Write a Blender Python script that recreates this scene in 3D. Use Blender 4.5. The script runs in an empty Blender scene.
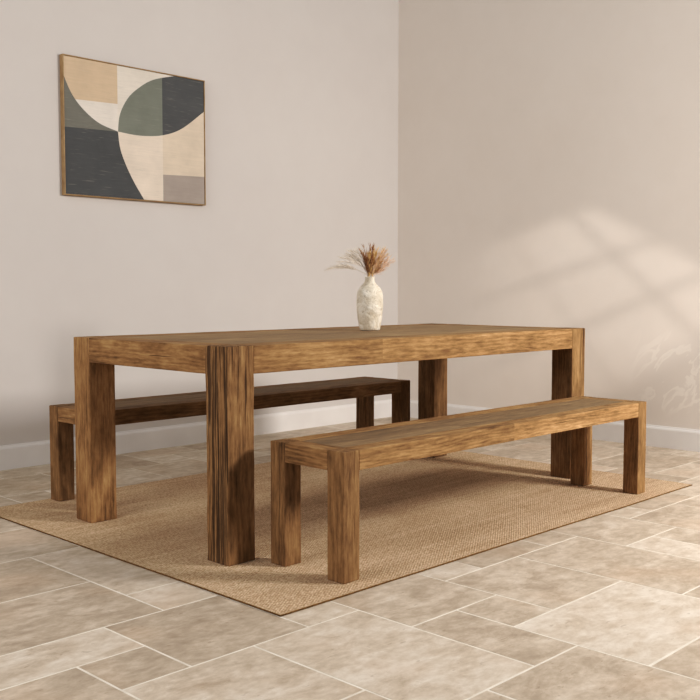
import bpy, bmesh, math, random
from mathutils import Vector, noise as mnoise

random.seed(7)
SC = bpy.context.scene
COL = SC.collection

# ------------------------------------------------------------------ helpers
def srgb(r, g, b):
    def f(c):
        c /= 255.0
        return c / 12.92 if c <= 0.04045 else ((c + 0.055) / 1.055) ** 2.4
    return (f(r), f(g), f(b), 1.0)

class NT:
    """tiny node-tree writer"""
    def __init__(self, tree):
        self.t = tree; tree.nodes.clear()
    def n(self, kind, ins=None, **props):
        nd = self.t.nodes.new(kind)
        for k, v in props.items(): setattr(nd, k, v)
        for k, v in (ins or {}).items(): self.set(nd.inputs[k], v)
        return nd
    def set(self, sock, v):
        if isinstance(v, bpy.types.NodeSocket): self.t.links.new(v, sock)
        elif isinstance(v, bpy.types.Node): self.t.links.new(v.outputs[0], sock)
        else: sock.default_value = v
    def m(self, op, a, b=0.0, c=0.0, clamp=False):
        nd = self.n('ShaderNodeMath', {0: a, 1: b, 2: c}, operation=op, use_clamp=clamp)
        return nd.outputs[0]
    def vm(self, op, a, b=(0, 0, 0)):
        return self.n('ShaderNodeVectorMath', {0: a, 1: b}, operation=op).outputs[0]
    def noise(self, vec, scale=1.0, detail=3.0, rough=0.5, distort=0.0):
        return self.n('ShaderNodeTexNoise', {'Vector': vec, 'Scale': scale, 'Detail': detail,
                      'Roughness': rough, 'Distortion': distort}).outputs['Fac']
    def ramp(self, fac, stops, interp='LINEAR'):
        nd = self.n('ShaderNodeValToRGB', {0: fac})
        cr = nd.color_ramp; cr.interpolation = interp
        while len(cr.elements) > 1: cr.elements.remove(cr.elements[-1])
        for i, (p, c) in enumerate(stops):
            e = cr.elements[0] if i == 0 else cr.elements.new(p)
            e.position = p; e.color = c if len(c) == 4 else (*c, 1)
        return nd.outputs[0]
    def mix(self, fac, a, b, blend='MIX'):
        nd = self.n('ShaderNodeMix', data_type='RGBA', blend_type=blend, clamp_result=False)
        self.set(nd.inputs[0], fac); self.set(nd.inputs[6], a); self.set(nd.inputs[7], b)
        return nd.outputs[2]
    def step(self, x, lo, hi):
        nd = self.n('ShaderNodeMapRange', {0: x, 1: lo, 2: hi, 3: 0.0, 4: 1.0}, interpolation_type='SMOOTHSTEP')
        return nd.outputs[0]
    def attr(self, name, out='Fac'):
        return self.n('ShaderNodeAttribute', attribute_name=name).outputs[out]
    def bump(self, h, strength, dist):
        return self.n('ShaderNodeBump', {'Height': h, 'Strength': strength, 'Distance': dist}).outputs[0]
    def out(self, color, rough=0.7, normal=None, spec=0.3, extra=None):
        b = self.n('ShaderNodeBsdfPrincipled', {'Base Color': color, 'Roughness': rough, 'Specular IOR Level': spec})
        if normal is not None: self.set(b.inputs['Normal'], normal)
        for k, v in (extra or {}).items(): self.set(b.inputs[k], v)
        o = self.n('ShaderNodeOutputMaterial'); self.t.links.new(b.outputs[0], o.inputs[0])

def material(name):
    m = bpy.data.materials.new(name); m.use_nodes = True
    return m, NT(m.node_tree)

def tag(o, label=None, cat=None, group=None, kind=None):
    if label: o['label'] = label
    if cat: o['category'] = cat
    if group: o['group'] = group
    if kind: o['kind'] = kind
    return o

def link_mesh(name, bm, mat, parent=None, smooth=False):
    me = bpy.data.meshes.new(name); bm.to_mesh(me); bm.free()
    mats = mat if isinstance(mat, (list, tuple)) else [mat]
    for m_ in mats: me.materials.append(m_)
    if smooth:
        for p in me.polygons: p.use_smooth = True
    o = bpy.data.objects.new(name, me); COL.objects.link(o)
    if parent: o.parent = parent
    return o

def empty(name, loc):
    o = bpy.data.objects.new(name, None); o.empty_display_size = 0.1
    o.location = loc; COL.objects.link(o); return o

# ------------------------------------------------------------------ measures
LX, WY, TH, LEG = 2.371, 1.038, 0.78, 0.123      # dining table
WALL_L, WALL_R = 2.383, 3.579                     # y of left wall, x of right wall
FLOOR_Z = -0.006                                  # the rug's top is z = 0
WALL_TOP = 3.7

# ------------------------------------------------------------------ materials
def make_wood(name, gain=1.0, grey=0.0):
    m, t = material(name)
    gc = t.attr('gc', 'Vector'); tone = t.attr('tone'); wea = t.attr('wea')
    sx = lambda a, b: t.vm('MULTIPLY', gc, (a, b, b))
    warp = t.n('ShaderNodeTexNoise', {'Vector': sx(1.6, 7.0), 'Scale': 1.0, 'Detail': 2.0}).outputs['Color']
    wv = t.vm('ADD', sx(0.30, 1.0), t.vm('MULTIPLY', t.vm('SUBTRACT', warp, (.5, .5, .5)), (0.05, 0.07, 0.07)))
    rings = t.n('ShaderNodeTexWave', {'Vector': wv, 'Scale': 22.0, 'Distortion': 4.0, 'Detail': 3.0,
                'Detail Scale': 2.0, 'Detail Roughness': 0.6}, wave_type='RINGS', rings_direction='X').outputs['Fac']
    fib = t.noise(sx(14.0, 130.0), detail=3.0, rough=0.7)
    streak = t.noise(sx(3.5, 55.0), detail=3.0, rough=0.6)
    mott = t.noise(sx(15.0, 42.0), detail=5.0, rough=0.72)
    blot = t.noise(sx(4.0, 10.0), detail=3.0, rough=0.6)
    f = t.m('MULTIPLY', rings, 0.08)
    f = t.m('MULTIPLY_ADD', fib, 0.36, f)
    f = t.m('MULTIPLY_ADD', streak, 0.30, f)
    f = t.m('MULTIPLY_ADD', mott, 0.36, f)
    f = t.m('MULTIPLY_ADD', blot, 0.52, f)
    f = t.m('MULTIPLY_ADD', t.m('SUBTRACT', f, 0.83), 1.75, 0.5)
    col = t.ramp(f, [(0.02, srgb(80, 56, 33)), (0.25, srgb(119, 88, 56)), (0.48, srgb(150, 114, 76)),
                     (0.72, srgb(175, 138, 96)), (0.98, srgb(205, 172, 131))])
    gouge = t.step(t.noise(sx(6.0, 48.0), detail=3.0, rough=0.6), 0.34, 0.26)
    col = t.mix(t.m('MULTIPLY', gouge, 0.5), col, srgb(74, 48, 24))
    # weathered cracks that follow the grain
    crackn = t.noise(sx(1.7, 75.0), detail=2.0, rough=0.5)
    th = t.m('MULTIPLY_ADD', wea, 0.18, 0.22)
    crack = t.step(crackn, t.m('ADD', th, 0.07), t.m('SUBTRACT', th, 0.02))
    col = t.mix(t.m('MULTIPLY', crack, 0.75), col, srgb(58, 36, 18))
    crack2 = t.m('MULTIPLY', t.step(t.noise(sx(2.6, 150.0), detail=2.0), 0.50, 0.40), t.step(wea, 0.45, 0.95))
    col = t.mix(t.m('MULTIPLY', crack2, 0.62), col, srgb(52, 33, 16))
    # knots
    kn = t.n('ShaderNodeTexVoronoi', {'Vector': sx(2.4, 7.5), 'Scale': 1.0, 'Randomness': 1.0}, feature='F1').outputs['Distance']
    knot = t.step(kn, 0.15, 0.04)
    col = t.mix(t.m('MULTIPLY', knot, 0.6), col, srgb(80, 48, 24))
    gr = t.mix(grey, col, srgb(150, 132, 108))
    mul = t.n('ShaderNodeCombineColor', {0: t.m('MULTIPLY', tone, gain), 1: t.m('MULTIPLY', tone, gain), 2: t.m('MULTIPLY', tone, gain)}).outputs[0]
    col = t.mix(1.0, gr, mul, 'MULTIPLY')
    h = t.m('MULTIPLY_ADD', crack, -1.2, t.m('MULTIPLY_ADD', streak, 0.7, t.m('MULTIPLY', fib, 0.5)))
    hw = t.m('MULTIPLY', h, t.m('MULTIPLY_ADD', wea, 1.6, 0.7))
    t.out(col, 0.78, t.bump(hw, 0.7, 0.004), spec=0.22)
    return m

WOOD = make_wood('reclaimed_wood', 1.08)
WOOD_TOP = make_wood('reclaimed_wood_top', 0.88, 0.48)

def make_tiles():
    m, t = material('travertine_tile')
    rnd = t.n('ShaderNodeAttribute', attribute_name='tile_random')
    r = rnd.outputs['Vector']
    sep = t.n('ShaderNodeSeparateXYZ', {0: r})
    co = t.n('ShaderNodeTexCoord').outputs['Object']
    p = t.vm('ADD', co, t.vm('MULTIPLY', r, (37.0, 53.0, 19.0)))
    cloud = t.noise(t.vm('MULTIPLY', p, (5.5, 9.5, 4.0)), detail=6.0, rough=0.70, distort=0.5)
    fine = t.noise(t.vm('MULTIPLY', p, (20.0, 30.0, 20.0)), detail=5.0, rough=0.65)
    f = t.m('ADD', t.m('MULTIPLY', cloud, 0.62), t.m('MULTIPLY', fine, 0.46))
    f = t.m('ADD', f, t.m('MULTIPLY_ADD', sep.outputs[0], 0.20, -0.155))
    col = t.ramp(f, [(0.20, srgb(150, 132, 113)), (0.40, srgb(180, 163, 143)), (0.52, srgb(200, 184, 165)),
                     (0.66, srgb(217, 205, 190)), (0.85, srgb(232, 223, 210))])
    pit = t.step(t.noise(t.vm('MULTIPLY', p, (26.0, 60.0, 30.0)), detail=2.0), 0.33, 0.26)
    col = t.mix(t.m('MULTIPLY', pit, 0.30), col, srgb(138, 112, 88))
    warm = t.step(t.noise(p, 2.3, 2.0), 0.5, 0.7)
    col = t.mix(t.m('MULTIPLY', warm, 0.25), col, srgb(196, 164, 134))
    h = t.m('ADD', t.m('MULTIPLY', cloud, 0.5), t.m('MULTIPLY_ADD', pit, -0.5, t.m('MULTIPLY', fine, 0.25)))
    t.out(col, t.m('MULTIPLY_ADD', fine, 0.25, 0.48), t.bump(h, 0.25, 0.006), spec=0.3)
    g, t = material('tile_grout')
    co = t.n('ShaderNodeTexCoord').outputs['Object']
    t.out(t.ramp(t.noise(co, 14.0, 3.0), [(0.3, srgb(214, 204, 189)), (0.7, srgb(234, 226, 213))]), 0.9, spec=0.1)
    return m, g
TILE, GROUT = make_tiles()

def make_wall(name, c0, c1, marks=False):
    m, t = material(name)
    co = t.n('ShaderNodeTexCoord').outputs['Object']
    n1 = t.noise(co, 1.3, 4.0, 0.55); n2 = t.noise(co, 7.0, 4.0, 0.6)
    col = t.ramp(t.m('ADD', t.m('MULTIPLY', n1, 0.7), t.m('MULTIPLY', n2, 0.3)), [(0.3, c0), (0.7, c1)])
    h = n2
    if marks:   # pale slanting strokes low on the wall
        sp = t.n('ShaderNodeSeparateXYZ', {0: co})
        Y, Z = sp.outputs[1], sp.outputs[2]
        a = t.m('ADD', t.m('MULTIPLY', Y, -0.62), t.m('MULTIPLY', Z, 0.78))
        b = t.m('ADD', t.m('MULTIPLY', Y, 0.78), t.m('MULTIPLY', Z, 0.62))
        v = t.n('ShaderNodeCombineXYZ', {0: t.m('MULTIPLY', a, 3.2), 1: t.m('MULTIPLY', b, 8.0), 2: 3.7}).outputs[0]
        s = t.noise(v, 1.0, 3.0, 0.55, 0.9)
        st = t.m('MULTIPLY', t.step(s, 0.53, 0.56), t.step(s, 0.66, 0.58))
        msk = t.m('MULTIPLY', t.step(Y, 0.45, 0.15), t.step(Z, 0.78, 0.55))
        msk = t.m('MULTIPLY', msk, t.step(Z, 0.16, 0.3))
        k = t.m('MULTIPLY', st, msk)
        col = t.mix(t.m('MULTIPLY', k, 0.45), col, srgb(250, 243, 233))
    t.out(col, 0.92, t.bump(h, 0.12, 0.004), spec=0.15)
    return m
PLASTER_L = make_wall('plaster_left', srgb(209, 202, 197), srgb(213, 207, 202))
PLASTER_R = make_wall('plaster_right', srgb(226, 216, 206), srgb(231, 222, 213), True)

m, t = material('white_paint'); co = t.n('ShaderNodeTexCoord').outputs['Object']
t.out(t.ramp(t.noise(co, 5.0, 2.0), [(0.3, srgb(228, 223, 219)), (0.7, srgb(236, 232, 228))]), 0.5, spec=0.3)
WHITE = m

def make_rug():
    m, t = material('jute_weave')
    co = t.n('ShaderNodeTexCoord').outputs['Object']
    sp = t.n('ShaderNodeSeparateXYZ', {0: co}); X, Y = sp.outputs[0], sp.outputs[1]
    wob = t.noise(co, 9.0, 2.0)
    ph = t.m('MULTIPLY', wob, 5.0)
    sxw = t.m('SINE', t.m('MULTIPLY_ADD', X, 2 * math.pi / 0.016, ph))
    syw = t.m('SINE', t.m('MULTIPLY_ADD', Y, 2 * math.pi / 0.011, ph))
    weave = t.m('MULTIPLY_ADD', t.m('MULTIPLY', sxw, syw), 0.5, 0.5)
    knob = t.noise(t.vm('MULTIPLY', co, (110, 150, 40)), detail=2.0)
    rows = t.noise(t.vm('MULTIPLY', co, (1.2, 30.0, 1)), detail=2.0)
    big = t.noise(co, 2.2, 3.0)
    f = t.m('MULTIPLY_ADD', weave, 0.13, t.m('MULTIPLY_ADD', knob, 0.85, t.m('MULTIPLY_ADD', rows, 0.25, t.m('MULTIPLY_ADD', big, 0.25, -0.05))))
    col = t.ramp(f, [(0.35, srgb(134, 108, 83)), (0.62, srgb(182, 152, 121)), (0.85, srgb(220, 194, 163))])
    t.out(col, 0.95, t.bump(t.m('ADD', weave, knob), 0.6, 0.004), spec=0.1)
    e, t = material('rug_edge')
    co = t.n('ShaderNodeTexCoord').outputs['Object']
    t.out(t.ramp(t.noise(co, 60.0, 2.0), [(0.3, srgb(92, 68, 42)), (0.7, srgb(126, 96, 62))]), 0.95, spec=0.1)
    return m, e
JUTE, EDGE = make_rug()

# ------------------------------------------------------------------ room shell
def box_bm(bm, x0, y0, z0, x1, y1, z1, mi=0):
    vs = [bm.verts.new(p) for p in ((x0,y0,z0),(x1,y0,z0),(x1,y1,z0),(x0,y1,z0),(x0,y0,z1),(x1,y0,z1),(x1,y1,z1),(x0,y1,z1))]
    fs = []
    for q in ((0,3,2,1),(4,5,6,7),(0,1,5,4),(1,2,6,5),(2,3,7,6),(3,0,4,7)):
        f = bm.faces.new([vs[i] for i in q]); f.material_index = mi; fs.append(f)
    return vs, fs

X_MIN, Y_MIN = -3.8, -4.0
# floor: modular travertine in a repeating 6 x 6 pattern
bm = bmesh.new()
lay = bm.faces.layers.float_vector.new('tile_random')
box_bm(bm, X_MIN, Y_MIN, FLOOR_Z - 0.10, WALL_R, WALL_L, FLOOR_Z - 0.0005, 1)
UX, UY, GAP = 0.2105, 0.2133, 0.0030
PATTERN = [(0,2,2,4),(5,3,6,4),(3,3,5,5),(4,0,6,3),(0,0,1,2),(1,1,2,2),(2,1,4,3),(1,5,4,7),(2,3,3,4),(1,4,3,5),(5,4,7,6),(4,5,5,6)]
rt_ = random.Random(11)
BV = 0.0010
for bi in range(-5, 5):
    for bj in range(-5, 4):
        for (a0, b0, a1, b1) in PATTERN:
            x0 = (a0 + 6*bi) * UX + GAP; x1 = (a1 + 6*bi) * UX - GAP
            y0 = (b0 + 6*bj) * UY + GAP; y1 = (b1 + 6*bj) * UY - GAP
            x0 = max(x0, X_MIN); y0 = max(y0, Y_MIN); x1 = min(x1, WALL_R); y1 = min(y1, WALL_L)
            if x1 - x0 < 0.02 or y1 - y0 < 0.02: continue
            rv = (rt_.random(), rt_.random(), rt_.random())
            dz = rt_.uniform(-0.0002, 0.0002)
            zt = FLOOR_Z + dz
            jit = lambda: rt_.uniform(-0.0008, 0.0008)
            lo = [bm.verts.new((x + jit(), y + jit(), FLOOR_Z - 0.0008)) for x, y in ((x0,y0),(x1,y0),(x1,y1),(x0,y1))]
            cx, cy = (x0+x1)/2, (y0+y1)/2
            hi = [bm.verts.new((v.co.x + math.copysign(BV, cx - v.co.x), v.co.y + math.copysign(BV, cy - v.co.y), zt)) for v in lo]
            f = bm.faces.new(hi); f[lay] = rv; f.material_index = 0
            for k in range(4):
                f = bm.faces.new((lo[k], lo[(k+1) % 4], hi[(k+1) % 4], hi[k])); f[lay] = rv; f.material_index = 0
tag(link_mesh('floor', bm, [TILE, GROUT]), kind='structure')

bm = bmesh.new(); box_bm(bm, X_MIN, WALL_L, FLOOR_Z - 0.10, WALL_R + 0.12, WALL_L + 0.12, WALL_TOP)
tag(link_mesh('wall_left', bm, PLASTER_L), kind='structure')
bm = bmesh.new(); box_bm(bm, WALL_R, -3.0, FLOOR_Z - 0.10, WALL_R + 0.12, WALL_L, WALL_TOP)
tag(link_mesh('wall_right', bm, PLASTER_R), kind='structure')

def baseboard(name, along, a0, a1, wall):
    prof = [(0, 0), (0.016, 0), (0.016, 0.112), (0.0135, 0.121), (0.0085, 0.127), (0.0075, 0.133), (0, 0.134)]
    bm = bmesh.new(); rings = []
    for a in (a0, a1):
        r = []
        for d, z in prof:
            p = (a, wall - d, FLOOR_Z + z) if along == 'x' else (wall - d, a, FLOOR_Z + z)
            r.append(bm.verts.new(p))
        rings.append(r)
    n = len(prof)
    for i in range(n):
        bm.faces.new((rings[0][i], rings[0][(i+1) % n], rings[1][(i+1) % n], rings[1][i]))
    bm.faces.new(rings[0]); bm.faces.new(rings[1][::-1])
    bmesh.ops.recalc_face_normals(bm, faces=bm.faces)
    tag(link_mesh(name, bm, WHITE), kind='structure')
baseboard('baseboard_left', 'x', X_MIN, WALL_R, WALL_L)
baseboard('baseboard_right', 'y', -3.0, WALL_L - 0.016, WALL_R)

# ------------------------------------------------------------------ furniture
rw = random.Random(3)
def beam(bm, lo, hi, axis, tone=1.0, wea=0.2, bevel=0.004, jitter=0.0010, seg=0.06, weaf=None, ends=False):
    """a rough-sawn timber: subdivided along its grain, edges softened, faces slightly uneven"""
    lo, hi = Vector(lo), Vector(hi)
    L = hi[axis] - lo[axis]; n = max(1, int(L / seg))
    o1, o2 = [(1, 2), (0, 2), (0, 1)][axis]
    tmp = bmesh.new()
    rings = []
    seed = Vector((rw.uniform(0, 50), rw.uniform(0, 50), rw.uniform(0, 50)))
    for i in range(n + 1):
        ring = []
        for u, v in ((0, 0), (1, 0), (1, 1), (0, 1)):
            p = Vector((0, 0, 0)); p[axis] = lo[axis] + L * i / n
            p[o1] = (hi if u else lo)[o1]; p[o2] = (hi if v else lo)[o2]
            if 0 < i < n:
                q = Vector((i * 0.31, u * 3.0, v * 3.0)) + seed
                p[o1] += mnoise.noise(q) * jitter; p[o2] += mnoise.noise(q + Vector((9, 9, 9))) * jitter
            ring.append(tmp.verts.new(p))
        rings.append(ring)
    for i in range(n):
        for k in range(4):
            tmp.faces.new((rings[i][k], rings[i][(k+1) % 4], rings[i+1][(k+1) % 4], rings[i+1][k]))
    tmp.faces.new(rings[0][::-1]); tmp.faces.new(rings[n])
    bmesh.ops.recalc_face_normals(tmp, faces=tmp.faces)
    tmp.edges.ensure_lookup_table()
    sharp = [e for e in tmp.edges if len(e.link_faces) == 2 and e.calc_face_angle(0) > 0.8 and (ends or abs((e.verts[0].co - e.verts[1].co).normalized()[axis]) > 0.9)]
    if bevel: bmesh.ops.bevel(tmp, geom=sharp, offset=bevel, segments=2, profile=0.6, affect='EDGES')
    # copy into bm with grain coordinates
    gl = bm.verts.layers.float_vector.get('gc') or bm.verts.layers.float_vector.new('gc')
    tl = bm.faces.layers.float.get('tone') or bm.faces.layers.float.new('tone')
    wl = bm.faces.layers.float.get('wea') or bm.faces.layers.float.new('wea')
    off = Vector((rw.uniform(0, 40), rw.uniform(-0.12, 0.12), rw.uniform(-0.25, -0.03)))
    mp = {}
    c1, c2 = (lo[o1] + hi[o1]) / 2, (lo[o2] + hi[o2]) / 2
    for v in tmp.verts:
        w = bm.verts.new(v.co)
        w[gl] = Vector((v.co[axis] - lo[axis] + off.x, v.co[o1] - c1 + off.y, v.co[o2] - c2 + off.z))
        mp[v] = w
    for f in tmp.faces:
        g = bm.faces.new([mp[v] for v in f.verts]); g[tl] = tone
        g[wl] = weaf(f.normal, f.calc_center_median()) if weaf else wea
    tmp.free()

def farm_piece(root, L, W, H, leg, thick, rail, planks, plank_mat, top_name, leg_spec, tones):
    """a block-leg table or bench, its outer corner at the root, X along its length"""
    spots = [(0, 0), (L - leg, 0), (0, W - leg), (L - leg, W - leg)]
    for i, (x, y) in enumerate(spots):
        bm = bmesh.new()
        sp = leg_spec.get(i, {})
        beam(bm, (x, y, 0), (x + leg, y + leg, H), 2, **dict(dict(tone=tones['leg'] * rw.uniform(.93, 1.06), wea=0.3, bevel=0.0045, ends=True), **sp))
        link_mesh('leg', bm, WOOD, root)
    e = 0.0005                                     # hair joint between timbers
    for y in (0.0007, W - rail - 0.0007):          # long rails, each of two scarfed boards
        bm = bmesh.new(); cut = L * tones.get('cut', 0.42)
        beam(bm, (leg + e, y, H - thick), (cut, y + rail, H - 0.001), 0, tone=tones['rail'] * 0.97, wea=0.2)
        beam(bm, (cut, y + 0.0003, H - thick), (L - leg - e, y + rail, H - 0.001), 0, tone=tones['rail'] * 1.06, wea=0.15)
        link_mesh('long_rail', bm, WOOD, root)
    for x in (0.0007, L - rail - 0.0007):
        bm = bmesh.new()
        beam(bm, (x, leg + e, H - thick), (x + rail, W - leg - e, H - 0.001), 1, tone=tones['end'], wea=0.3)
        link_mesh('end_rail', bm, WOOD, root)
    # planked top let in between the rails, notched round the legs by its outer boards
    bm = bmesh.new(); y = rail + e; pw = (W - 2 * rail - 2 * e) / planks
    for k in range(planks):
        y0, y1 = y + k * pw, y + (k + 1) * pw
        inner = y0 + 1e-4 >= leg and y1 - 1e-4 <= W - leg
        x0 = rail + e if inner else leg + e
        brk = L * rw.uniform(0.35, 0.65)
        tn = tones['top'] * rw.uniform(0.88, 1.10)
        beam(bm, (x0, y0 + 0.0005, H - 0.035), (brk, y1 - 0.0005, H - 0.0012 + rw.uniform(-.0006, .0004)), 0, tone=tn, wea=0.3, bevel=0.002)
        beam(bm, (brk + 0.0006, y0 + 0.0005, H - 0.035), (L - x0, y1 - 0.0005, H - 0.0012 + rw.uniform(-.0006, .0004)), 0, tone=tones['top'] * rw.uniform(0.88, 1.10), wea=0.3, bevel=0.002)
    link_mesh(top_name, bm, plank_mat, root)

table = empty('dining_table', (0, 0, 0))
tag(table, 'long chunky reclaimed wood dining table with square block legs, vase on top', 'table')
def near_leg_weather(n, c): return 1.0 if n.x < -0.5 else 0.3 + 0.45 * max(0.0, min(1.0, (c.z - 0.45) / 0.33))
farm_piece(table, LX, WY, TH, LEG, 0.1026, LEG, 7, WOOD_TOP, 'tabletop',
           {0: dict(weaf=near_leg_weather, tone=0.74, jitter=0.003, seg=0.03), 2: dict(tone=0.90), 3: dict(tone=0.60), 1: dict(tone=0.74)}, dict(leg=0.82, rail=0.90, end=0.88, top=1.12, cut=0.34))  # far-right leg's low tone puts under-table shade into its colour

GB = 'wooden benches either side of the table'
bench = empty('bench', (0.1365, -0.4379, 0))
tag(bench, 'long chunky wooden bench standing in front of the dining table', 'bench', GB)
farm_piece(bench, 2.0723, 0.3679, 0.4429, 0.0775, 0.0699, 0.0775, 3, WOOD_TOP, 'seat',
           {}, dict(leg=0.74, rail=0.92, end=0.78, top=0.88, cut=0.47))
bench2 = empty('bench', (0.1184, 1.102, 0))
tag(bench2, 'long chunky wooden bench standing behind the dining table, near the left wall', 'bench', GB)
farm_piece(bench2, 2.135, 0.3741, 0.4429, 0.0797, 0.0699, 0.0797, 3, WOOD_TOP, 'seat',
           {}, dict(leg=0.70, rail=0.62, end=0.78, top=0.80, cut=0.55))  # darker rail and leg tones: the table's shade painted into the wood

# ------------------------------------------------------------------ rug
RX0, RX1, RY0, RY1 = -0.2091, 2.5547, -0.5134, 1.4913
rug = empty('rug', (RX0, RY0, FLOOR_Z + 0.0004))
tag(rug, 'large flat tan woven jute rug under the table and benches', 'rug')
bm = bmesh.new()
nx, ny = 56, 40
w_, h_ = RX1 - RX0, RY1 - RY0
grid = [[None] * (ny + 1) for _ in range(nx + 1)]
RT = -FLOOR_Z - 0.0004                              # rug thickness
for i in range(nx + 1):
    for j in range(ny + 1):
        x, y = w_ * i / nx, h_ * j / ny
        wx = mnoise.noise(Vector((y * 1.7, 3.1, 0))) * 0.004 if i in (0, nx) else 0
        wy = mnoise.noise(Vector((x * 1.7, 8.1, 0))) * 0.004 if j in (0, ny) else 0
        grid[i][j] = bm.verts.new((x + wx, y + wy, RT))
for i in range(nx):
    for j in range(ny):
        bm.faces.new((grid[i][j], grid[i+1][j], grid[i+1][j+1], grid[i][j+1]))
border = [grid[i][0] for i in range(nx)] + [grid[nx][j] for j in range(ny)] + [grid[i][ny] for i in range(nx, 0, -1)] + [grid[0][j] for j in range(ny, 0, -1)]
low = [bm.verts.new((v.co.x, v.co.y, 0)) for v in border]
nb = len(border)
edge_pts = [v.co.copy() for v in border]
for k in range(nb):
    bm.faces.new((border[k], low[k], low[(k+1) % nb], border[(k+1) % nb]))
bm.faces.new(low)
bmesh.ops.recalc_face_normals(bm, faces=bm.faces)
link_mesh('woven_field', bm, JUTE, rug)
# stitched binding round the rug
bm = bmesh.new(); rings = []
for k in range(nb):
    p = edge_pts[k]; d = (edge_pts[(k+1) % nb] - edge_pts[k-1]); d.z = 0; d.normalize()
    n_ = Vector((d.y, -d.x, 0))
    ring = []
    for s_ in range(8):
        a = math.pi * 2 * s_ / 8
        ring.append(bm.verts.new(Vector((p.x, p.y, RT * 0.5)) + n_ * (0.0024 * math.cos(a) + 0.0005) + Vector((0, 0, RT * 0.5 * math.sin(a)))))
    rings.append(ring)
for k in range(nb):
    for s_ in range(8):
        bm.faces.new((rings[k][s_], rings[(k+1) % nb][s_], rings[(k+1) % nb][(s_+1) % 8], rings[k][(s_+1) % 8]))
bmesh.ops.recalc_face_normals(bm, faces=bm.faces)
tag(link_mesh('edge_binding', bm, EDGE, rug, True), 'dark brown stitched rug edge')

# ------------------------------------------------------------------ picture on the left wall
PX0, PX1, PZ0, PZ1 = 0.711, 1.699, 1.516, 2.300
PD = 0.036
pic = empty('wall_picture', (PX0, WALL_L, PZ0))
tag(pic, 'framed abstract picture of overlapping curves in charcoal, sage and tan on left wall', 'picture')
m, t = material('oak_frame'); co = t.n('ShaderNodeTexCoord').outputs['Object']
t.out(t.ramp(t.noise(t.vm('MULTIPLY', co, (20, 20, 20)), detail=3.0), [(0.3, srgb(150, 122, 90)), (0.7, srgb(176, 146, 110))]), 0.6)
OAK = m
PW, PH, FT = PX1 - PX0, PZ1 - PZ0, 0.0055
bm = bmesh.new()
for (x0, z0, x1, z1) in ((0, 0, FT, PH), (PW - FT, 0, PW, PH), (FT, PH - FT, PW - FT, PH), (FT, 0, PW - FT, FT)):
    box_bm(bm, x0, -PD, z0, x1, -0.0005, z1)
bmesh.ops.bevel(bm, geom=[e for e in bm.edges], offset=0.0008, segments=1, affect='EDGES')
link_mesh('frame', bm, OAK, pic)
# floating canvas: flat painted shapes
m, t = material('painted_canvas')
base = t.n('ShaderNodeVertexColor', layer_name='paint').outputs[0]
co = t.n('ShaderNodeTexCoord').outputs['Object']
brush = t.noise(t.vm('MULTIPLY', co, (5.0, 1.0, 90.0)), detail=4.0, rough=0.65)
wash = t.noise(co, 6.0, 4.0, 0.6)
dry = t.step(t.noise(t.vm('MULTIPLY', co, (9.0, 1.0, 140.0)), detail=2.0), 0.60, 0.74)
k = t.m('MULTIPLY_ADD', brush, 0.22, t.m('MULTIPLY_ADD', wash, 0.35, 0.72))
kc = t.n('ShaderNodeCombineColor', {0: k, 1: k, 2: k}).outputs[0]
col = t.mix(1.0, base, kc, 'MULTIPLY')
col = t.mix(t.m('MULTIPLY', dry, 0.22), col, srgb(176, 170, 160))
t.out(col, 0.85, t.bump(brush, 0.25, 0.002), spec=0.15)
CANVAS = m
def smooth_line(pts, n=8):
    P = [Vector(p) for p in pts]; out = []
    for i in range(len(P) - 1):
        p0 = P[max(i-1, 0)]; p1 = P[i]; p2 = P[i+1]; p3 = P[min(i+2, len(P)-1)]
        for k in range(n):
            s = k / n
            out.append(0.5 * ((2*p1) + (p2-p0)*s + (2*p0-5*p1+4*p2-p3)*s*s + (-p0+3*p1-3*p2+p3)*s**3))
    out.append(P[-1]); return out
C = (1.062, 1.909)
A_l = smooth_line([(0.711, 2.185), (0.762, 2.087), (0.833, 2.010), (0.935, 1.944), C])
A_r = smooth_line([C, (1.213, 1.902), (1.377, 1.922), (1.526, 1.980), (1.699, 2.108)])
B_u = smooth_line([C, (1.078, 2.015), (1.135, 2.118), (1.218, 2.194), (1.320, 2.255), (1.470, 2.300)])
B_d = smooth_line([C, (1.076, 1.811), (1.113, 1.718), (1.170, 1.616), (1.240, 1.516)])
def at_x(line, x):
    for a, b in zip(line, line[1:]):
        if (a.x - x) * (b.x - x) <= 0 and a.x != b.x:
            s = (x - a.x) / (b.x - a.x); return a.lerp(b, s)
XV = 1.381
def part_of(line, lo, hi): return [p for p in line if lo < p.x < hi]
Ax, Bx = at_x(A_r, XV), at_x(B_u, XV)
V2 = lambda *p: [Vector(q) for q in p]
tan_cut = 2.062
A_tan = [p for p in A_l if p.y > tan_cut]; A_crm = [p for p in A_l if p.y <= tan_cut]
grn_cut = 1.900
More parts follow.
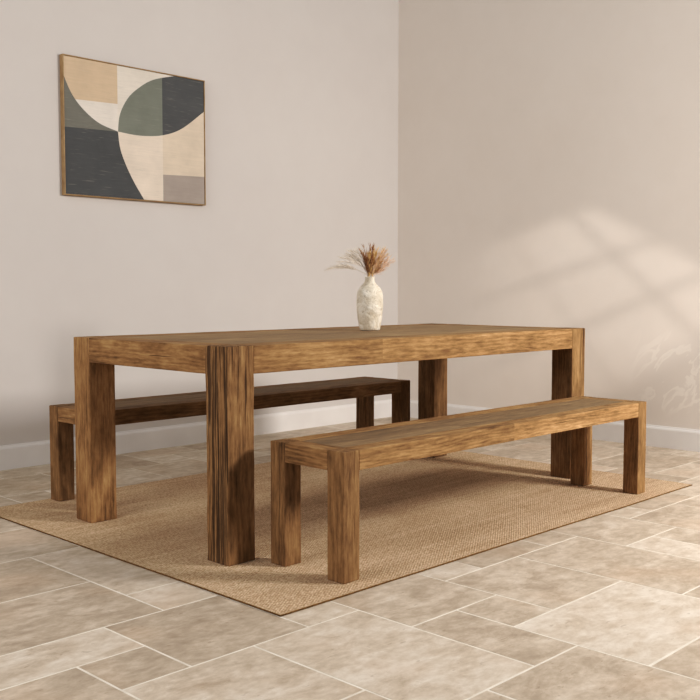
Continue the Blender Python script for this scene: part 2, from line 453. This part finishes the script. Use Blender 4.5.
shapes = [
    (V2((.711, 2.300)) + A_tan + V2((A_tan[-1].x + .006, tan_cut), (1.062, 2.072), (1.062, 2.300)), srgb(207, 184, 156)),
    (V2((A_tan[-1].x + .006, tan_cut)) + A_crm + V2((1.062, 2.072)), srgb(224, 216, 206)),
    (V2((1.062, 2.300), (1.062, 2.072)) + B_u, srgb(222, 213, 201)),
    ([p for p in A_l][::-1][:-1] + V2((.711, 2.185), (.711, 1.897)), srgb(120, 119, 112)),
    (V2((.711, 1.897), (.711, 1.516), (1.240, 1.516)) + B_d[::-1][1:], srgb(88, 89, 90)),
    ([p for p in B_u if p.x < XV] + [Bx, Ax] + part_of(A_r, C[0], XV)[::-1], srgb(124, 127, 118)),
    ([Bx] + [p for p in B_u if p.x > XV] + V2((1.699, 2.300)) + [p for p in A_r if p.x > XV][::-1] + [Ax], srgb(90, 91, 92)),
    ([p for p in A_r if p.x < XV] + [Ax] + V2((XV, 1.516)) + B_d[::-1][:-1], srgb(224, 210, 194)),
    ([Ax] + [p for p in A_r if p.x > XV] + V2((1.699, 1.692), (XV, 1.680)), srgb(216, 200, 180)),
    (V2((XV, 1.680), (1.699, 1.692), (1.699, 1.516), (XV, 1.516)), srgb(167, 155, 146)),
]
bm = bmesh.new()
cl = bm.loops.layers.float_color.new('paint')
IN = 0.0
CX, CZ = (PX0 + PX1) / 2, (PZ0 + PZ1) / 2
kx = (PW - 2 * FT - 0.004) / PW; kz = (PH - 2 * FT - 0.004) / PH
for pts, c in shapes:
    clean = []
    for p in pts:
        if not clean or (clean[-1] - p).length > 1e-4: clean.append(p)
    if (clean[0] - clean[-1]).length < 1e-4: clean.pop()
    vs = [bm.verts.new(((p.x - CX) * kx + PW / 2, -PD + 0.005, (p.y - CZ) * kz + PH / 2)) for p in clean]
    f = bm.faces.new(vs)
    f.normal_update()
    if f.normal.y > 0: f.normal_flip()
    for lp in f.loops: lp[cl] = c
bmesh.ops.triangulate(bm, faces=bm.faces[:])
vs, fs = box_bm(bm, FT + .0025, -PD + 0.0056, FT + .0025, PW - FT - .0025, -0.002, PH - FT - .0025)
for f in fs:
    for lp in f.loops: lp[cl] = srgb(214, 202, 186)
link_mesh('canvas', bm, CANVAS, pic)

# ------------------------------------------------------------------ vase
VX, VY = 1.371, 0.605
m, t = material('rough_cream_ceramic')
co = t.n('ShaderNodeTexCoord').outputs['Object']
n1 = t.noise(co, 16.0, 4.0, 0.6, 0.8); n2 = t.noise(co, 55.0, 4.0, 0.6)
col = t.ramp(n1, [(0.30, srgb(196, 180, 154)), (0.5, srgb(222, 211, 192)), (0.68, srgb(240, 233, 220))])
spk = t.step(n2, 0.40, 0.31)
col = t.mix(t.m('MULTIPLY', spk, 0.55), col, srgb(140, 116, 84))
t.out(col, 0.5, t.bump(t.m('MULTIPLY_ADD', n1, 1.0, t.m('MULTIPLY', n2, 0.5)), 0.9, 0.012), spec=0.4)
CERAMIC = m
prof = [(0.0, 0.0), (0.044, 0.0), (0.049, 0.004), (0.0535, 0.025), (0.0585, 0.055), (0.0625, 0.090), (0.0650, 0.125), (0.0658, 0.155),
        (0.0645, 0.177), (0.0600, 0.197), (0.0510, 0.214), (0.0400, 0.227), (0.0295, 0.239), (0.0252, 0.248), (0.0240, 0.258),
        (0.0245, 0.266), (0.0255, 0.270), (0.0235, 0.2715), (0.0205, 0.268), (0.0195, 0.255), (0.024, 0.240), (0.036, 0.222), (0.052, 0.195), (0.057, 0.150), (0.050, 0.060), (0.040, 0.012), (0.0, 0.010)]
bm = bmesh.new(); NS = 48; rings = []
for r, z in prof:
    if r == 0: rings.append([bm.verts.new((0, 0, z))]); continue
    ring = []
    for s in range(NS):
        a = 2 * math.pi * s / NS
        q = Vector((math.cos(a) * 1.6, math.sin(a) * 1.6, z * 22))
        rr = r + mnoise.noise(q) * 0.0022 + mnoise.noise(q * 2.6) * 0.0012
        ring.append(bm.verts.new((rr * math.cos(a), rr * math.sin(a), z)))
    rings.append(ring)
for a, b in zip(rings, rings[1:]):
    for s in range(NS):
        s2 = (s + 1) % NS
        if len(a) == 1: bm.faces.new((a[0], b[s2], b[s]))
        elif len(b) == 1: bm.faces.new((a[s], a[s2], b[0]))
        else: bm.faces.new((a[s], a[s2], b[s2], b[s]))
bmesh.ops.recalc_face_normals(bm, faces=bm.faces)
vase = link_mesh('vase', bm, CERAMIC, None, True)
vase.location = (VX, VY, TH + 0.0004); vase.scale = (1, 1, 0.97)
tag(vase, 'small cream rough-glazed ceramic bottle vase standing on the dining table', 'vase')

# ------------------------------------------------------------------ dried grasses in the vase
def plant_mat(name, c0, c1, trans=0.15):
    m, t = material(name)
    co = t.n('ShaderNodeTexCoord').outputs['Object']
    col = t.ramp(t.noise(co, 60.0, 2.0), [(0.3, c0), (0.7, c1)])
    t.out(col, 0.85, spec=0.15)
    return m
GR_RED = plant_mat('russet_grass', srgb(140, 98, 66), srgb(182, 136, 98))
GR_GOLD = plant_mat('golden_grass', srgb(212, 172, 116), srgb(240, 206, 152))
GR_PINK = plant_mat('blush_grass', srgb(222, 186, 156), srgb(240, 212, 186))
GR_PALE = plant_mat('pale_grass', srgb(216, 202, 184), srgb(234, 224, 210))
YAW = math.radians(44.41)
RIGHT = Vector((math.sin(YAW), -math.cos(YAW), 0)); AWAY = Vector((math.cos(YAW), math.sin(YAW), 0))
rg = random.Random(5)
def grass(name, mat, tip, bend, hairs, hlen, head, r0, hair_w, spread, rest):
    """one dried stem: a thin curved stalk with a bristly seed head"""
    base = RIGHT * rest[0] + AWAY * rest[1] + Vector((0, 0, 0.03))
    mouth = RIGHT * rest[2] + AWAY * rest[3] + Vector((0, 0, 0.262))
    pts = []
    mid = mouth.lerp(tip, 0.5) + bend
    for k in range(6): pts.append(base.lerp(mouth, k / 6))
    for k in range(15):
        s = k / 14; pts.append((1-s)**2 * mouth + 2*s*(1-s) * mid + s*s * tip)
    bm = bmesh.new(); rings = []
    n = len(pts)
    for i, p in enumerate(pts):
        d = (pts[min(i+1, n-1)] - pts[max(i-1, 0)]).normalized()
        u = d.orthogonal().normalized(); v = d.cross(u)
        r = r0 * (1 - 0.75 * i / (n - 1))
        rings.append([bm.verts.new(p + u * r * math.cos(a) + v * r * math.sin(a)) for a in (0, 1.5708, 3.1416, 4.7124)])
    for a, b in zip(rings, rings[1:]):
        for k in range(4): bm.faces.new((a[k], a[(k+1) % 4], b[(k+1) % 4], b[k]))
    for k in range(hairs):
        s = 1 - head * rg.random() ** 0.9
        f = 6 + s * 14; i = min(int(f), n - 2)
        p = pts[i].lerp(pts[i+1], f - i); d = (pts[i+1] - pts[i]).normalized()
        side = Vector((rg.gauss(0, 1), rg.gauss(0, 1), rg.gauss(0, 1))); side -= d * side.dot(d); side.normalize()
        l = hlen * rg.uniform(0.5, 1.0) * (0.55 + 0.6 * (1 - s) / head)
        e = p + (d + side * spread * rg.uniform(0.3, 1.0)).normalized() * l
        w = side.cross(d) * hair_w
        m1 = p.lerp(e, 0.5)
        a_, b_, c_, d_ = bm.verts.new(p - w * .6), bm.verts.new(m1 - w), bm.verts.new(e), bm.verts.new(m1 + w)
        bm.faces.new((a_, b_, c_, d_))
    o = link_mesh(name, bm, mat, BUNCH)
    return o
def rest():
    a, q = rg.uniform(0, 6.28), rg.uniform(0.2, 1.0)
    return (0.02 * math.cos(a + 3.14) * q, 0.02 * math.sin(a + 3.14) * q, 0.015 * math.cos(a) * q, 0.015 * math.sin(a) * q)
BUNCH = empty('dried_grass_bunch', (VX, VY, TH + 0.0004))
tag(BUNCH, 'bunch of russet, golden and pale dried grasses standing in the cream vase', 'dried flowers')
def P(r, z, aw=0.0): return RIGHT * r + AWAY * aw + Vector((0, 0, 0.262 + z))
def spray(count, name, mat, r0, r1, z0, z1, jr, jz, hairs, hlen, head, rad, hw, spread, sag, label):
    for k in range(count):
        q = k / (count - 1)
        r = r0 + (r1 - r0) * q
        tp = P(r + rg.uniform(-jr, jr), z0 + (z1 - z0) * q + rg.uniform(-jz, jz), rg.uniform(-.04, .04))
        o = grass(name, mat, tp, RIGHT * (-r * sag[0]) + Vector((0, 0, sag[1])), hairs, hlen, head, rad, hw, spread, rest())
        tag(o, label)
spray(12, 'pale_wisp', GR_PALE, -0.205, -0.06, 0.035, 0.135, .012, .014, 46, 0.080, 0.72, 0.0008, 0.0007, 0.42, (0.0, 0.045), 'pale wispy drooping grass stem')
spray(17, 'russet_spike', GR_RED, -0.042, 0.022, 0.125, 0.130, .010, .040, 46, 0.058, 0.95, 0.0012, 0.0011, 0.60, (-0.1, 0.004), 'russet brown bristly grass spike')
spray(18, 'golden_head', GR_GOLD, -0.010, 0.085, 0.130, 0.105, .010, .030, 46, 0.058, 0.95, 0.0011, 0.0011, 0.62, (0.0, 0.002), 'golden bristly grass head')
spray(11, 'blush_plume', GR_PINK, 0.055, 0.108, 0.120, 0.070, .008, .018, 60, 0.058, 0.88, 0.0010, 0.0009, 0.62, (0.0, -0.004), 'blush pink feathery grass plume')

# ------------------------------------------------------------------ light
w = bpy.data.worlds.new('World'); SC.world = w; w.use_nodes = True
t = NT(w.node_tree)
d = t.n('ShaderNodeTexCoord').outputs['Generated']
zz = t.n('ShaderNodeSeparateXYZ', {0: d}).outputs[2]
col = t.ramp(t.m('MULTIPLY_ADD', zz, 0.5, 0.5), [(0.0, (0.12, 0.115, 0.11, 1)), (0.44, (0.30, 0.29, 0.28, 1)), (0.60, (0.92, 0.905, 0.89, 1)), (1.0, (0.95, 0.94, 0.93, 1))])
sd = t.n('ShaderNodeSeparateXYZ', {0: d})
side = t.m('MULTIPLY_ADD', sd.outputs[1], 0.38, t.m('MULTIPLY_ADD', sd.outputs[0], -0.30, 0.80))
bg = t.n('ShaderNodeBackground', {'Color': col, 'Strength': t.m('MULTIPLY', side, 0.50)})
o_ = t.n('ShaderNodeOutputWorld'); t.t.links.new(bg.outputs[0], o_.inputs[0])

def aim(o, target):
    o.rotation_euler = (Vector(target) - o.location).to_track_quat('-Z', 'Y').to_euler()
def area(name, loc, target, sx, sy, power, color):
    l = bpy.data.lights.new(name, 'AREA'); l.shape = 'RECTANGLE'; l.size = sx; l.size_y = sy; l.energy = power; l.color = color
    o = bpy.data.objects.new(name, l); COL.objects.link(o); o.location = loc; aim(o, target); return o
area('key_window_light', (2.75, -3.6, 2.35), (1.3, 0.1, 0.25), 0.75, 0.75, 225, (1.0, 0.975, 0.945))
area('left_fill_light', (-3.4, 0.2, 2.3), (3.5, 0.6, 1.4), 2.4, 2.0, 85, (1.0, 0.985, 0.965))

# window-shaped light thrown on the right wall by a patterned spot
GL = Vector((-0.6, -1.9, 3.1))
l = bpy.data.lights.new('window_pattern_spot', 'SPOT'); l.energy = 290.0; l.spot_size = math.radians(50); l.spot_blend = 0.3; l.shadow_soft_size = 0.03
go = bpy.data.objects.new('window_pattern_spot', l); COL.objects.link(go); go.location = GL; aim(go, (WALL_R, 0.45, 1.0))
l.use_nodes = True; t = NT(l.node_tree)
inc = t.n('ShaderNodeNewGeometry').outputs['Incoming']
si = t.n('ShaderNodeSeparateXYZ', {0: inc})
k = t.m('DIVIDE', WALL_R - GL.x, si.outputs[0])
Y = t.m('MULTIPLY_ADD', si.outputs[1], k, GL.y); Z = t.m('MULTIPLY_ADD', si.outputs[2], k, GL.z)
def dist(p, q, flip=1):      # signed distance from the line p-q in the wall plane
    dx, dz = q[0] - p[0], q[1] - p[1]; L = math.hypot(dx, dz); nx, nz = -dz / L * flip, dx / L * flip
    return t.m('MULTIPLY_ADD', Y, nx, t.m('MULTIPLY_ADD', Z, nz, -(nx * p[0] + nz * p[1])))
def bar(p, q, wdt, soft, dark):
    d_ = t.m('ABSOLUTE', dist(p, q)); s = t.step(d_, wdt + soft, wdt)
    return t.m('MULTIPLY_ADD', s, -dark, 1.0)
v = t.step(dist((1.213, 1.395), (0.684, 1.541), 1), -0.05, 0.09)
v = t.m('MULTIPLY', v, t.step(dist((0.684, 1.541), (-0.058, 1.147), 1), -0.05, 0.09))
v = t.m('MULTIPLY', v, t.step(Y, 2.0, 1.0))
v = t.m('MULTIPLY', v, t.step(dist((0.294, 0.434), (0.032, 0.598), -1), -0.10, 0.14))
for p_, q_ in (((1.078, 1.047), (0.23, 1.29)), ((0.701, 0.754), (-0.059, 1.063)), ((0.60, 1.27), (-0.067, 0.68)), ((1.20, 1.20), (0.70, 0.60))):
    v = t.m('MULTIPLY', v, bar(p_, q_, 0.008, 0.075, 0.26 if p_[0] == 1.20 else 0.52))
em = t.n('ShaderNodeEmission', {'Color': (1.0, 0.93, 0.86, 1), 'Strength': v})
o_ = t.n('ShaderNodeOutputLight'); t.t.links.new(em.outputs[0], o_.inputs[0])

# ------------------------------------------------------------------ camera
cam = bpy.data.cameras.new('camera'); cam.sensor_width = 36.0; cam.lens = 973.41 / 700 * 36.0
co_ = bpy.data.objects.new('camera', cam); COL.objects.link(co_)
co_.location = (-2.1205, -2.6791, 0.976)
co_.rotation_euler = (math.radians(90 - 3.5026), 0, math.radians(44.4112 - 90))
SC.camera = co_
SC.view_settings.view_transform = 'Standard'
SC.view_settings.look = 'None'
SC.view_settings.exposure = -0.10
vs_ = SC.view_settings; vs_.use_curve_mapping = True      # the photograph's deeper toe
cv = vs_.curve_mapping.curves[3]
cv.points.new(0.075, 0.053); cv.points.new(0.26, 0.245)
vs_.curve_mapping.update()
